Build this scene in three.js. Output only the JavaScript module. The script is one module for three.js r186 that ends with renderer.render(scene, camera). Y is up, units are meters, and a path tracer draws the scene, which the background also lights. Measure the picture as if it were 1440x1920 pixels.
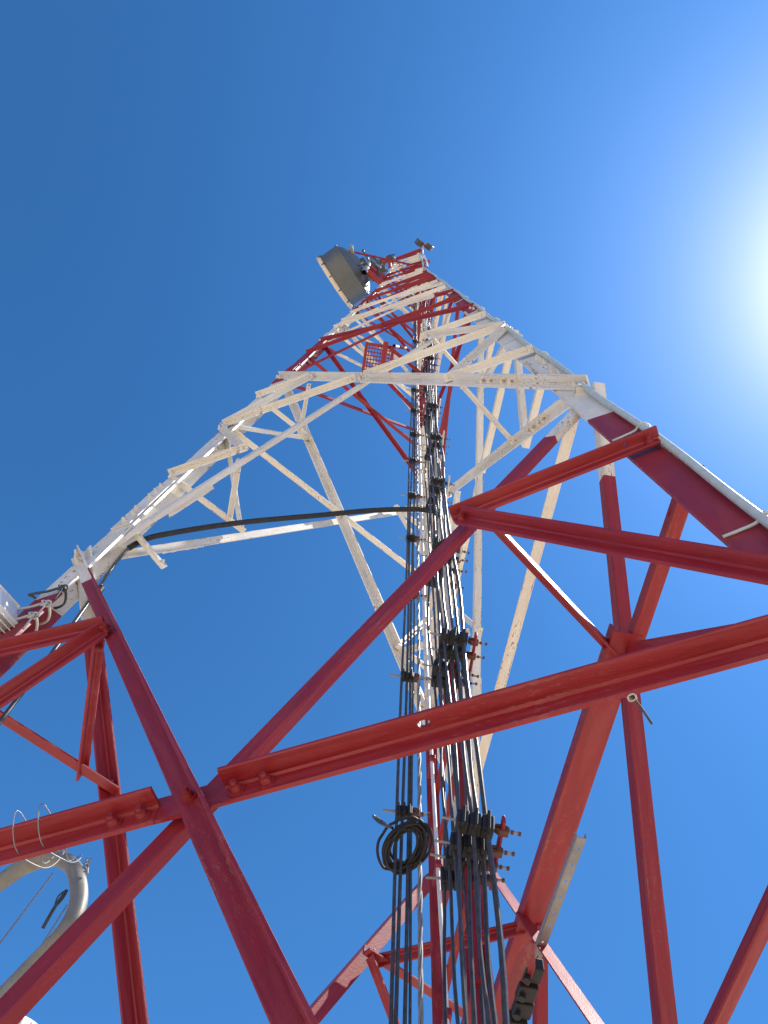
import * as THREE from 'three';
import { mergeGeometries, toCreasedNormals } from 'three/addons/utils/BufferGeometryUtils.js';
import { Brush, Evaluator, SUBTRACTION } from 'three-bvh-csg';
import { RoundedBoxGeometry } from 'three/addons/geometries/RoundedBoxGeometry.js';

// ---------------------------------------------------------------- camera, sky, sun, exposure
// Survey units: u = 0.5 m, h = height above the camera (camera stands 1.6 m above the ground), x right, f forward.
const U = 0.5, EYE = 1.6;
const V = (x, h, f) => new THREE.Vector3(x * U, EYE + h * U, -f * U);
const scene = new THREE.Scene();
const camera = new THREE.PerspectiveCamera(2 * Math.atan(960 / 1626.25) * 180 / Math.PI, 3 / 4, 0.05, 3000);
{
  const e = 1.17349, r = 0.1004;
  const fwd = new THREE.Vector3(0, Math.sin(e), -Math.cos(e)), up1 = new THREE.Vector3(0, Math.cos(e), Math.sin(e)), rt1 = new THREE.Vector3(1, 0, 0);
  const up = up1.clone().multiplyScalar(Math.cos(r)).addScaledVector(rt1, -Math.sin(r));
  camera.position.set(0, EYE, 0);
  camera.up.copy(up);
  camera.lookAt(camera.position.clone().add(fwd));
}
scene.add(camera);
const SUN = new THREE.Vector3(0.476, 0.8772, -0.0621).normalize(), EXPO = 1.6;
{
  const W = 1024, H = 512, data = new Float32Array(W * H * 4), d = new THREE.Vector3();
  for (let j = 0; j < H; j++) for (let i = 0; i < W; i++) {
    const el = ((j + 0.5) / H - 0.5) * Math.PI, az = ((i + 0.5) / W - 0.5) * 2 * Math.PI;
    if (el > 0) d.set(Math.cos(az) * Math.cos(el), Math.sin(el), Math.sin(az) * Math.cos(el)); else d.set(0, 1, 0); // nothing but ground is seen below the horizon
    const g = Math.acos(Math.min(1, d.dot(SUN))) * 180 / Math.PI, k = d.y > 0 ? 1 - d.y : 0;
    const a = Math.exp(-g / 24), b = Math.exp(-g / 4.5) + 0.22 * Math.exp(-g * g / 30);
    const o = (j * W + i) * 4;
    data[o] = (0.007 + 0.101 * k + 0.177 * a + 2.6 * b) / EXPO;
    data[o + 1] = (0.06 + 0.346 * k + 0.573 * a + 1.9 * b) / EXPO;
    data[o + 2] = (0.185 + 0.85 * k + 1.5 * a + 0.6 * b) / EXPO;
    data[o + 3] = 1;
  }
  const t = new THREE.DataTexture(data, W, H, THREE.RGBAFormat, THREE.FloatType);
  t.mapping = THREE.EquirectangularReflectionMapping; t.magFilter = t.minFilter = THREE.LinearFilter; t.needsUpdate = true;
  scene.background = t; scene.environment = t;
}
const sun = new THREE.DirectionalLight(new THREE.Color(1, 0.95, 0.86), 5);
sun.position.copy(SUN).multiplyScalar(60); sun.castShadow = true; sun.shadow.mapSize.set(4096, 4096);
Object.assign(sun.shadow.camera, { left: -20, right: 20, top: 20, bottom: -20, near: 1, far: 120 });
sun.shadow.radius = 1;
scene.add(sun);
const renderer = new THREE.WebGLRenderer({ antialias: true });
renderer.toneMapping = THREE.LinearToneMapping;
renderer.toneMappingExposure = EXPO;
renderer.shadowMap.enabled = true;

// ---------------------------------------------------------------- helpers
let seed = 20240714;
const rnd = () => { seed = (seed * 1664525 + 1013904223) >>> 0; return seed / 4294967296; };
const rr = (a, b) => a + (b - a) * rnd();
const counts = {};
function numbered(n) { const k = counts[n] = (counts[n] ?? -1) + 1; return k ? n + '_' + String(k).padStart(3, '0') : n; }
function mesh(name, geo, mat, parent) {
  const m = new THREE.Mesh(geo, mat); m.name = numbered(name); m.castShadow = m.receiveShadow = true;
  (parent ?? scene).add(m); return m;
}
function tag(o, label, category, group) { o.userData = { label, category }; if (group) o.userData.group = group; return o; }
function thing(name, pos, label, category, group) {
  const o = new THREE.Group(); o.name = numbered(name); o.position.copy(pos); scene.add(o); return tag(o, label, category, group);
}
// value noise
const hash = (x, y, s) => { let n = (x * 374761393 + y * 668265263 + s * 2147483647) | 0; n = Math.imul(n ^ (n >>> 13), 1274126177); return ((n ^ (n >>> 16)) >>> 0) / 4294967295; };
function vnoise(x, y, px, py, s) {
  const ix = Math.floor(x), iy = Math.floor(y), fx = x - ix, fy = y - iy, m = (a, b) => ((a % b) + b) % b;
  const a = fx * fx * (3 - 2 * fx), b = fy * fy * (3 - 2 * fy), h = (i, j) => hash(m(ix + i, px), m(iy + j, py), s);
  return (h(0, 0) * (1 - a) + h(1, 0) * a) * (1 - b) + (h(0, 1) * (1 - a) + h(1, 1) * a) * b;
}
function fbm(u, v, nx, ny, oct, s) { let t = 0, a = 0.5, w = 0; for (let o = 0; o < oct; o++) { t += a * vnoise(u * nx, v * ny, nx, ny, s + o); w += a; a *= 0.5; nx *= 2; ny *= 2; } return t / w; }
const sm = (a, b, x) => { const t = Math.min(1, Math.max(0, (x - a) / (b - a))); return t * t * (3 - 2 * t); };
const srgb = (l) => 255 * (l <= 0.0031308 ? 12.92 * l : 1.055 * Math.pow(l, 1 / 2.4) - 0.055);
function tex(W, H, fn, isColor) {
  const d = new Uint8Array(W * H * 4);
  for (let j = 0; j < H; j++) for (let i = 0; i < W; i++) {
    const c = fn((i + 0.5) / W, (j + 0.5) / H), o = (j * W + i) * 4;
    for (let k = 0; k < 3; k++) d[o + k] = Math.max(0, Math.min(255, isColor ? srgb(c[k]) : 255 * c[k]));
    d[o + 3] = 255;
  }
  const t = new THREE.DataTexture(d, W, H); t.wrapS = t.wrapT = THREE.RepeatWrapping; t.magFilter = THREE.LinearFilter; t.minFilter = THREE.LinearMipmapLinearFilter; t.generateMipmaps = true;
  if (isColor) t.colorSpace = THREE.SRGBColorSpace; t.needsUpdate = true; return t;
}
const mix3 = (a, b, t) => [a[0] + (b[0] - a[0]) * t, a[1] + (b[1] - a[1]) * t, a[2] + (b[2] - a[2]) * t];
// painted steel: u runs along a member (2 m per repeat), v across one flange
function paint(base, chip, dirt, faded, rusty, s) {
  const W = 2048, H = 128;
  const wear = (u, v) => {
    const edge = Math.min(v, 1 - v);
    const big = fbm(u, v, 14, 2, 3, s), fine = fbm(u, v, 260, 22, 3, s + 9);
    const spot = sm(0.665, 0.73, fbm(u, v, 150, 11, 3, s + 20));
    const lip = sm(0.1, 0.0, edge + (fine - 0.5) * 0.26) * sm(0.48, 0.64, fbm(u, v, 16, 2, 3, s + 31));
    const nick = sm(0.77, 0.81, fine) * sm(0.55, 0.65, big);
    const streak = sm(0.6, 0.8, fbm(u, v, 70, 3, 3, s + 44));
    const patch = sm(0.42, 0.68, fbm(u, v, 6, 1, 3, s + 70)), tide = sm(0.46, 0.7, fbm(u, v, 9, 2, 4, s + 83));
    return { big, fine, patch, tide, rust: Math.min(1, (0.25 + 0.95 * patch) * (spot * 0.8 * sm(0.45, 0.7, big) + lip + nick * 0.6) * rusty), streak };
  };
  const map = tex(W, H, (u, v) => {
    const w = wear(u, v);
    let c = base.map((x) => x * (0.78 + 0.36 * w.big + 0.18 * (w.fine - 0.5)));
    c = mix3(c, dirt, 0.2 * w.streak * rusty + 0.1 * w.big);
    c = mix3(c, faded, 0.34 * w.tide);
    c = mix3(c, chip, w.rust);
    return c;
  }, true);
  const rough = tex(1024, 64, (u, v) => { const w = wear(u, v); const r = 0.4 + 0.2 * w.big + 0.3 * w.rust; return [r, r, r]; });
  const bump = tex(1024, 64, (u, v) => { const w = wear(u, v); const r = 0.5 + 0.35 * (w.fine - 0.5) + 0.3 * (w.big - 0.5) - 0.25 * w.rust; return [r, r, r]; });
  return new THREE.MeshStandardMaterial({ map, roughnessMap: rough, roughness: 1, bumpMap: bump, bumpScale: 0.0012, metalness: 0 });
}
const RED = paint([0.275, 0.0095, 0.016], [0.3, 0.12, 0.09], [0.28, 0.045, 0.04], [0.36, 0.05, 0.05], 0.6, 11);
const WHITE = paint([0.76, 0.73, 0.655], [0.2, 0.1, 0.045], [0.5, 0.38, 0.22], [0.66, 0.55, 0.37], 0.9, 77);
const PAINT = [RED, WHITE];
const plain = (c, rough, metal = 0, extra = {}) => new THREE.MeshStandardMaterial({ color: new THREE.Color().setRGB(...c), roughness: rough, metalness: metal, ...extra });
const grain = (c, amp, n, s) => tex(256, 256, (u, v) => { const k = 1 + amp * (fbm(u, v, n, n, 4, s) - 0.5) * 2; return c.map((x) => x * k); }, true);
const M = {
  black: new THREE.MeshStandardMaterial({ map: grain([0.06, 0.058, 0.055], 0.5, 24, 3), roughness: 0.32 }),
  rubber: new THREE.MeshStandardMaterial({ map: grain([0.016, 0.016, 0.016], 0.5, 16, 5), roughness: 0.6 }),
  galv: new THREE.MeshStandardMaterial({ map: grain([0.3, 0.3, 0.29], 0.25, 20, 7), roughness: 0.55, metalness: 0.3 }),
  rust: new THREE.MeshStandardMaterial({ map: grain([0.13, 0.058, 0.042], 0.5, 24, 8), roughness: 0.8, metalness: 0.1 }),
  pvc: new THREE.MeshStandardMaterial({ map: grain([0.255, 0.245, 0.195], 0.25, 10, 12), roughness: 0.5 }),
  greenpipe: new THREE.MeshStandardMaterial({ map: grain([0.5, 0.56, 0.52], 0.15, 12, 14), roughness: 0.45 }),
  dishgrey: new THREE.MeshStandardMaterial({ map: grain([0.11, 0.12, 0.12], 0.25, 8, 16), roughness: 0.4, metalness: 0.2 }),
  rim: new THREE.MeshStandardMaterial({ map: grain([0.6, 0.52, 0.4], 0.35, 20, 18), roughness: 0.7 }),
  radome: new THREE.MeshStandardMaterial({ map: grain([0.62, 0.6, 0.55], 0.1, 10, 19), roughness: 0.7 }),
  housing: new THREE.MeshStandardMaterial({ map: grain([0.78, 0.78, 0.76], 0.12, 10, 21), roughness: 0.4 }),
  dark: new THREE.MeshStandardMaterial({ map: grain([0.06, 0.065, 0.07], 0.3, 12, 22), roughness: 0.5, metalness: 0.2 }),
  tie: plain([0.5, 0.48, 0.43], 0.5),
  wire: plain([0.26, 0.26, 0.26], 0.5, 0.4),
  lens: new THREE.MeshPhysicalMaterial({ color: new THREE.Color().setRGB(0.75, 0.78, 0.8), roughness: 0.1, transmission: 0.9, thickness: 0, ior: 1.45 }),
  concrete: new THREE.MeshStandardMaterial({ map: grain([0.36, 0.34, 0.31], 0.3, 16, 25), roughness: 0.9 }),
};

// ---------------------------------------------------------------- ground
{
  const sand = tex(512, 512, (u, v) => { const a = fbm(u, v, 6, 6, 5, 90), b = fbm(u, v, 90, 90, 3, 95); return mix3([0.46, 0.375, 0.28], [0.56, 0.475, 0.375], a).map((x) => x * (0.8 + 0.4 * b)); }, true);
  const g = new THREE.CircleGeometry(1500, 96); g.rotateX(-Math.PI / 2);
  const p = g.attributes.position, uv = g.attributes.uv;
  for (let i = 0; i < p.count; i++) uv.setXY(i, p.getX(i) / 4, p.getZ(i) / 4);
  const m = mesh('ground', g, new THREE.MeshStandardMaterial({ map: sand, roughness: 0.95 }));
  m.userData = { kind: 'structure', label: 'dry sandy ground around the foot of the tower' };
}

// ---------------------------------------------------------------- tower frame geometry
const AX = 0.0331, AF = 3.9648, PHI = -0.44156, TOP = 33.5, BEND = 27;
const sideAt = (h) => h < BEND ? 6 - 0.16752 * h : THREE.MathUtils.lerp(6 - 0.16752 * BEND, 1.06, (h - BEND) / (TOP - BEND));
const LEGANG = { L: PHI + Math.PI * 7 / 6, R: PHI - Math.PI / 6, B: PHI + Math.PI / 2 };
const P3 = (x, h, f) => new THREE.Vector3(x, h, f);           // survey-unit point (x, h, f): y holds h, z holds f
const leg = (i, h) => { const r = sideAt(h) / Math.sqrt(3); return P3(AX + r * Math.cos(LEGANG[i]), h, AF + r * Math.sin(LEGANG[i])); };
const W3 = (p) => V(p.x, p.y, p.z);
const WD = (d) => new THREE.Vector3(d.x, d.y, -d.z);          // direction to world
const faceN = (i, j) => {                                     // outward normal of a face, survey axes
  const m = leg(i, 0).add(leg(j, 0)).multiplyScalar(0.5).sub(P3(AX, 0, AF)); m.y = 0; m.normalize(); m.y = 0.0484; return m.normalize();
};
const BANDS = [[-9, 0], [6.25, 1], [14.5, 0], [18.15, 1], [21.85, 0], [25.6, 1], [27.25, 0], [29.7, 1], [32.6, 0]];
const bandOf = (h) => { let b = 0; for (const [a, c] of BANDS) if (h >= a) b = c; return b; };
const tower = thing('lattice_tower', V(AX, -EYE / U, AF), 'tall three-legged red and white steel lattice tower with bolted angle braces', 'tower');
const BASE = tower.position.clone();

// sections: rings of world points (same count); slot: material per interval
function loft(sections, slots, us) {
  const pos = [], uv = [], groups = [];
  const n = sections[0].length, q = (a) => pos.push(a.x - BASE.x, a.y - BASE.y, a.z - BASE.z);
  const cross = new THREE.Vector3(), t1 = new THREE.Vector3(), t2 = new THREE.Vector3();
  // orientation: outward check with the first ring's centroid
  const tri = (a, b, c, ua, ub, uc) => { q(a); q(b); q(c); uv.push(...ua, ...ub, ...uc); };
  const area = (() => { // signed area of ring against the axis
    const ax = sections[1][0].clone().sub(sections[0][0]); const s = new THREE.Vector3();
    for (let i = 0; i < n; i++) s.add(cross.crossVectors(t1.subVectors(sections[0][i], sections[0][0]), t2.subVectors(sections[0][(i + 1) % n], sections[0][0])));
    return s.dot(ax);
  })();
  const flip = area < 0, u0 = rnd() * 3;
  const face = (a, b, c, d, ua, ub, uc, ud) => { if (flip) { tri(a, c, b, ua, uc, ub); tri(a, d, c, ua, ud, uc); } else { tri(a, b, c, ua, ub, uc); tri(a, c, d, ua, uc, ud); } };
  for (let s = 0; s + 1 < sections.length; s++) {
    const A = sections[s], B = sections[s + 1], start = pos.length / 3;
    for (let i = 0; i < n; i++) {
      const j = (i + 1) % n, wide = A[i].distanceTo(A[j]) > 0.016, v0 = wide ? 0 : 0.46, v1 = wide ? 1 : 0.54, a = u0 + us[s] / 2, b = u0 + us[s + 1] / 2;
      face(A[i], A[j], B[j], B[i], [a, v0], [a, v1], [b, v1], [b, v0]);
    }
    const cap = (R, u, back) => {
      const c = new THREE.Vector2(), e1 = R[1].clone().sub(R[0]).normalize(), nrm = new THREE.Vector3().crossVectors(e1, R[n - 1].clone().sub(R[0])).normalize(), e2 = new THREE.Vector3().crossVectors(nrm, e1);
      const flat = R.map((p) => new THREE.Vector2(p.clone().sub(R[0]).dot(e1), p.clone().sub(R[0]).dot(e2)));
      for (const [x, y, z] of THREE.ShapeUtils.triangulateShape(flat, [])) { const k = [u, 0.5]; if (back) tri(R[x], R[y], R[z], k, k, k); else tri(R[x], R[z], R[y], k, k, k); }
    };
    if (s === 0) cap(A, u0, flip);
    if (s + 2 === sections.length) cap(B, u0, !flip);
    groups.push([start, pos.length / 3 - start, slots[s]]);
  }
  const g = new THREE.BufferGeometry();
  g.setAttribute('position', new THREE.Float32BufferAttribute(pos, 3)); g.setAttribute('uv', new THREE.Float32BufferAttribute(uv, 2));
  g.computeVertexNormals();
  const one = groups.every((x) => x[2] === groups[0][2]);
  if (!one) for (const x of groups) g.addGroup(...x);
  return { g, mat: one ? PAINT[groups[0][2]] : PAINT };
}
// bolts: one shared geometry, hexagon head on a washer
const boltGeo = (() => {
  const w = new THREE.CylinderGeometry(0.0165, 0.0165, 0.003, 12); w.translate(0, 0.0015, 0);
  const h = new THREE.CylinderGeometry(0.0105, 0.0125, 0.011, 6); h.translate(0, 0.0085, 0);
  const s = new THREE.CylinderGeometry(0.0062, 0.007, 0.008, 8); s.translate(0, 0.018, 0);
  return mergeGeometries([w, h, s].map((g) => g.toNonIndexed()));
})();
let boltsMade = 0; // at most 300 of one part
function bolt(parent, p, axis, scale = 1) {           // p, axis in survey axes; parent's axes are the tower's
  if (boltsMade >= 298) return; boltsMade++;
  const b = mesh('bolt', boltGeo, PAINT[bandOf(p.y)], parent);
  b.position.copy(W3(p)).sub(BASE); b.scale.setScalar(scale);
  b.quaternion.setFromUnitVectors(new THREE.Vector3(0, 1, 0), WD(axis).normalize());
  b.rotateY(rnd() * 6);
  return b;
}
// steel angle from P to Q; n: face normal; A: which way the in-face flange points (+1 up), B: outstanding flange (+1 out, -1 in)
function angle(name, P, Q, n, A, B, w, o = {}) {
  const t = o.t ?? 0.018, w2 = o.w2 ?? w, off = o.off ?? 0, d = Q.clone().sub(P); const len = d.length(); d.normalize();
  const v = new THREE.Vector3().crossVectors(n, d).normalize(); if (v.y < 0 || (Math.abs(v.y) < 1e-3 && v.z < 0)) v.negate();
  const nn = new THREE.Vector3().crossVectors(v, d).normalize(); if (nn.dot(n) < 0) nn.negate();
  const av = v.clone().multiplyScalar(A), bv = nn.clone().multiplyScalar(B);
  const base = P.clone().addScaledVector(av, -(o.drop ?? w * 0.333)).addScaledVector(nn, off);
  const ring2 = [[0.007, 0], [w, 0], [w, t * 0.7], [w - t * 0.3, t], [t * 1.5, t], [t, t * 1.5], [t, w2 - t * 0.3], [t * 0.7, w2], [0, w2], [0, 0.007]];
  const e0 = -(o.ext0 ?? 0), e1 = len + (o.ext1 ?? 0);
  const cuts = [e0];
  const hAt = (s) => base.y + d.y * s + 0.5 * w * (av.y + bv.y);
  if (Math.abs(d.y) > 0.02) {
    const c = BANDS.slice(1).map(([h]) => (h - hAt(0)) / d.y).filter((s) => s > e0 + 0.01 && s < e1 - 0.01).sort((a, b) => a - b); cuts.push(...c);
  }
  cuts.push(e1);
  const sections = cuts.map((s) => ring2.map(([a, b]) => W3(base.clone().addScaledVector(d, s).addScaledVector(av, a).addScaledVector(bv, b))));
  const slots = cuts.slice(1).map((s, k) => o.slot ?? bandOf(hAt((s + cuts[k]) / 2)));
  const { g, mat } = loft(sections, slots, cuts.map((s) => s * U));
  const m = mesh(name, g, mat, o.parent ?? tower);
  for (const s of o.bolts ?? []) {
    const at = s < 0 ? len + s : s;
    bolt(m, base.clone().addScaledVector(d, at).addScaledVector(av, w * 0.56).addScaledVector(bv, t), bv, o.boltScale ?? 1);
    if (o.nuts) bolt(m, base.clone().addScaledVector(d, at).addScaledVector(av, w * 0.56), bv.clone().negate(), o.boltScale ?? 1);
  }
  m.userData.at = undefined; delete m.userData.at;
  return { m, base, d, av, bv, len, w, t };
}
// a round hole through one flange of a member (x: what angle() returned), s along it; big: slotted
const ev = new Evaluator(); ev.useGroups = false;
function drill(x, at, inFace, rad, long = 1) {
  const p = x.base.clone().addScaledVector(x.d, at).addScaledVector(inFace ? x.av : x.bv, x.w * 0.56), ax = WD(inFace ? x.bv : x.av).normalize(), dd = WD(x.d).normalize();
  const g = new THREE.CylinderGeometry(rad, rad, 0.03, 20); g.scale(long, 1, 1);
  const c = new Brush(g); c.position.copy(W3(p).sub(BASE));
  c.quaternion.setFromRotationMatrix(new THREE.Matrix4().makeBasis(dd, ax, new THREE.Vector3().crossVectors(dd, ax))); c.updateMatrixWorld();
  const b = new Brush(x.m.geometry); b.updateMatrixWorld();
  x.m.geometry = ev.evaluate(b, c, SUBTRACTION).geometry;
}
const along = (x, p) => p.clone().sub(x.base).dot(x.d);
const mid = (a, b, t = 0.5) => a.clone().lerp(b, t);

// legs: 60-degree steel angles, flanges in the two faces
for (const i of 'LRB') {
  const others = [...'LRB'].filter((k) => k !== i);
  const e = others.map((k) => { const a = leg(k, 0).sub(leg(i, 0)); a.y = 0; return a.normalize(); });
  const inn = e.map((v, k) => { const a = e[1 - k].clone().addScaledVector(v, -e[1 - k].dot(v)); return a.normalize(); });
  const bis = e[0].clone().add(e[1]).normalize();
  const wide = (h) => h < 14.55 ? 0.255 : h < 21.85 ? 0.215 : h < 27 ? 0.17 : 0.13;
  const hs = [-3.15, 6.25, 14.499, 14.5, 18.15, 21.849, 21.85, 25.6, 26.999, 27, 27.25, 29.7, 32.6, TOP + 0.25];
  const t = 0.026;
  const sections = hs.map((h) => { const c = leg(i, h), w = wide(h); return [c, c.clone().addScaledVector(e[0], w), c.clone().addScaledVector(e[0], w).addScaledVector(inn[0], t), c.clone().addScaledVector(bis, 2 * t), c.clone().addScaledVector(e[1], w).addScaledVector(inn[1], t), c.clone().addScaledVector(e[1], w)].map(W3); });
  const { g, mat } = loft(sections, hs.slice(1).map((h, k) => bandOf((h + hs[k]) / 2)), hs.map((h) => h * U));
  const m = mesh('leg', g, mat, tower);
  // splice plates with bolts, outside of both flanges
  for (const h of [8.35, 14.6, 18.2, 21.9]) {
    const w = wide(h - 0.3), half = h < 15 ? 0.62 : 0.4, rows = h < 9 ? [-0.5, -0.34, -0.18, 0.18, 0.34, 0.5] : h < 15 ? [-0.42, -0.2, 0.2, 0.42] : [];
    for (const k of [0, 1]) {
      const out = inn[k].clone().negate(), lo = leg(i, h - half), hi = leg(i, h + half);
      const q = (c, a, b) => c.clone().addScaledVector(e[k], a).addScaledVector(out, b);
      const ring = (c) => [q(c, 0.012, 0.003), q(c, w * 0.9, 0.003), q(c, w * 0.9, 0.022), q(c, 0.012, 0.022)].map(W3);
      const pl = loft([ring(lo), ring(hi)], [bandOf(h + 0.2)], [0, half * 2 * U]);
      const plate = mesh('splice_plate', pl.g, pl.mat, m);
      for (const r of rows) { const c = leg(i, h + r); bolt(m, q(c, w * 0.45 + (r === rows[1] ? 0.03 : 0), 0.022), out, h < 9 ? 1.05 : 0.9); }
    }
  }
  // base plate
  const bp = new THREE.CylinderGeometry(0.19, 0.19, 0.03, 24); const c = W3(leg(i, -3.14).addScaledVector(bis, 0.06)).sub(BASE);
  bp.translate(c.x, c.y + 0.005, c.z); mesh('base_plate', bp, RED, m);
  const foot = thing('concrete_footing', new THREE.Vector3(c.x + BASE.x, 0, c.z + BASE.z), { L: 'square concrete footing under the left tower leg', R: 'square concrete footing under the right tower leg', B: 'square concrete footing under the rear tower leg' }[i], 'footing');
  const fb = new RoundedBoxGeometry(0.6, 0.14, 0.6, 2, 0.015); fb.translate(0, -0.045, 0); mesh('block', fb, M.concrete, foot);
}

// bracing: X panels
const LV = [-3.02, 7.08, 14.46, 17.75, 20.1, 22, 23.7, 25.4, 27, 28.1, 29.2, 30.3, 31.4, 32.45, TOP];
const FACES = [['L', 'R'], ['R', 'B'], ['L', 'B']];
const CONF = { LR: [[-1, 1], [1, -1]], RB: [[1, 1], [-1, -1]], LB: [[-1, -1], [-1, 1]] };      // [i top -> j bottom, j top -> i bottom]
const OUT = 0.004, INN = -0.032;
const place = (B) => B > 0 ? OUT : INN;
for (let k = 0; k + 1 < LV.length; k++) {
  const a = LV[k], b = LV[k + 1], m = a + (b - a) * sideAt(a) / (sideAt(a) + sideAt(b)), low = k < 2;
  const w = k === 0 ? 0.112 : k === 1 ? 0.105 : k < 4 ? 0.074 : k < 8 ? 0.06 : 0.052;
  const nodes = {};
  for (const [i, j] of FACES) {
    const f = i + j, n = faceN(i, j), [c1, c2] = CONF[f], C = mid(leg(i, m), leg(j, m)); nodes[f] = { C };
    const bl = k === 0 ? [0.07, 0.2] : low ? [0.07, 0.2, -0.2, -0.07] : [];
    const dw = f === 'LR' ? (k === 0 && c2 ? w : w) : f === 'RB' ? w * 0.84 : w;
    const dg = (P, Q, c, q) => angle('diagonal_brace', P, Q, n, c[0], c[1], q ? dw * 0.84 : dw, { w2: q ? dw * 0.52 : dw, off: place(c[1]), bolts: bl, ext0: k === 0 ? 0.05 : f === 'LR' ? (k > 1 ? -0.11 : -0.07) : -0.04, ext1: f === 'LR' && k ? (k > 1 ? -0.11 : -0.07) : -0.02, t: k < 2 ? 0.018 : 0.012 });
    const D = [dg(leg(i, b), leg(j, a), c1, false), dg(leg(j, b), leg(i, a), c2, f === 'LR')];
    if (low) { const d0 = D[0], s = C.clone().sub(d0.base).dot(d0.d); bolt(d0.m, d0.base.clone().addScaledVector(d0.d, s).addScaledVector(d0.av, w * 0.5).addScaledVector(d0.bv, d0.t), d0.bv, 1.15); }
    // splices near the lower end of the second panel's diagonals
    if (k === 1) for (const x of D) {
      const s = x.len * (0.83), g = 0.016;
      const P = x.base.clone().addScaledVector(x.d, s - 0.34).addScaledVector(x.av, g).addScaledVector(x.bv, g), Q = x.base.clone().addScaledVector(x.d, s + 0.34).addScaledVector(x.av, g).addScaledVector(x.bv, g);
      const up = x.av.y >= 0 ? 1 : -1, sp = angle('splice_angle', P, Q, n, Math.sign(x.av.dot(new THREE.Vector3().crossVectors(n, x.d).normalize().multiplyScalar(new THREE.Vector3().crossVectors(n, x.d).y < 0 ? -1 : 1))) || up, x.bv.dot(n) > 0 ? 1 : -1, 0.088, { drop: 0, t: 0.017, parent: x.m });
      for (const r of [0.08, 0.22, 0.46, 0.6]) {
        bolt(x.m, sp.base.clone().addScaledVector(sp.d, r).addScaledVector(sp.av, 0.055).addScaledVector(sp.bv, 0.017), sp.bv, 0.9);
        bolt(x.m, sp.base.clone().addScaledVector(sp.d, r).addScaledVector(sp.bv, 0.055).addScaledVector(sp.av, 0.017), sp.av, 0.9);
      }
    }
    // horizontals at the crossing, in two halves
    const hc = f === 'LR' ? [-1, 1] : f === 'RB' ? [1, 1] : [1, -1];
    const hw = k === 0 ? (f === 'LR' ? 0.108 : 0.062) : k === 1 ? 0.088 : w * 0.95;
    if (low) for (const e of [i, j]) { const x = angle('horizontal_brace', mid(C, leg(e, m), f === 'LR' && k === 0 ? 0.054 : 0.03), leg(e, m), n, hc[0], hc[1], hw, { off: (k === 0 && f === 'LR' ? 0.005 : hc[1] * 0.028) + (hc[1] < 0 ? -0.03 : 0), drop: k === 0 && f === 'LR' ? 0.006 : undefined, bolts: k === 0 ? (f === 'LR' ? [0.06, 0.19, -0.2, -0.07] : []) : [0.07, -0.08], ext1: k ? -0.07 : -0.02, boltScale: 1.15 }); if (k === 0 && f === 'LR' && e === 'R') drill(x, along(x, P3(0.25, 2.8, 2.06)), false, 0.0085, 1.5); }
    else angle('horizontal_brace', leg(i, m), leg(j, m), n, hc[0], hc[1], hw, { off: hc[1] * 0.022 + (hc[1] < 0 ? -0.03 : 0), t: 0.012, ext0: f === 'LR' ? -0.12 : -0.06, ext1: f === 'LR' ? -0.12 : -0.06 });
    nodes[f].n = n;
    // redundants and their joints
    if (low) for (const e of [i, j]) for (const half of [1, 0]) {
      const end = leg(e, half ? b : a), dm = mid(end, C), lm = mid(end, leg(e, m), k === 0 && f === 'LR' && half ? 0.435 : 0.5), rc = f === 'LR' ? [-1, 1] : f === 'RB' ? [1, 1] : [1, -1];
      const rw = k === 0 ? 0.092 : 0.08, off = rc[1] * 0.034 + (rc[1] < 0 ? -0.03 : 0);
      nodes[f][e + half] = { dm, lm };
      const thick = k === 0 && f === 'RB' && half === 1 && e === 'B';
      const y = thick ? null : angle('redundant_brace', dm, lm, n, rc[0], rc[1], rw, { off: off * 1.08, bolts: k === 0 && !half ? [] : [0.03, -0.12], ext1: f === 'LR' && k ? -0.08 : -0.04, ext0: f === 'LR' && e === 'L' && half ? -0.06 : 0.04 });
      if (k === 0 && half && e === 'R' && y) { if (f === 'LR') drill(y, along(y, P3(1.487, 5.172, 1.64)), false, 0.0075); if (f === 'RB') drill(y, along(y, P3(1.696, 5.06, 1.9)), true, 0.0075); }
      if (!(k === 0 && f === 'LB' && e === 'L' && half)) angle('redundant_brace', dm, leg(e, m), n, rc[0], rc[1], rw * 0.98, { off: off * 0.94 , bolts: k === 0 && !half ? [] : [0.06, -0.14], ext0: f === 'LR' && e === 'L' && half ? -0.075 : -0.04, ext1: f === 'LR' && k ? -0.08 : -0.04 });
    }
  }
  if (low) {
    const hip = (p, q, e) => { const n = leg(e, 0).sub(P3(AX, 0, AF)); n.y = 0; n.normalize(); angle('hip_brace', p, q, n, -1, -1, k === 0 ? 0.085 : 0.075, { w2: 0.06, off: -0.04, bolts: [0.05, -0.05] }); };
    for (const half of [1, 0]) {
      const at = (f, e, z) => mid(nodes[f][e + half].lm, nodes[f][e + half].dm, z);
      hip(at('LR', 'L', 0.84), at('LB', 'L', 0.8), 'L'); hip(at('LR', 'R', 0.84), at('RB', 'R', 0.97), 'R'); hip(at('LB', 'B', 0.9), at('RB', 'B', 0.9), 'B');
    }
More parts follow.
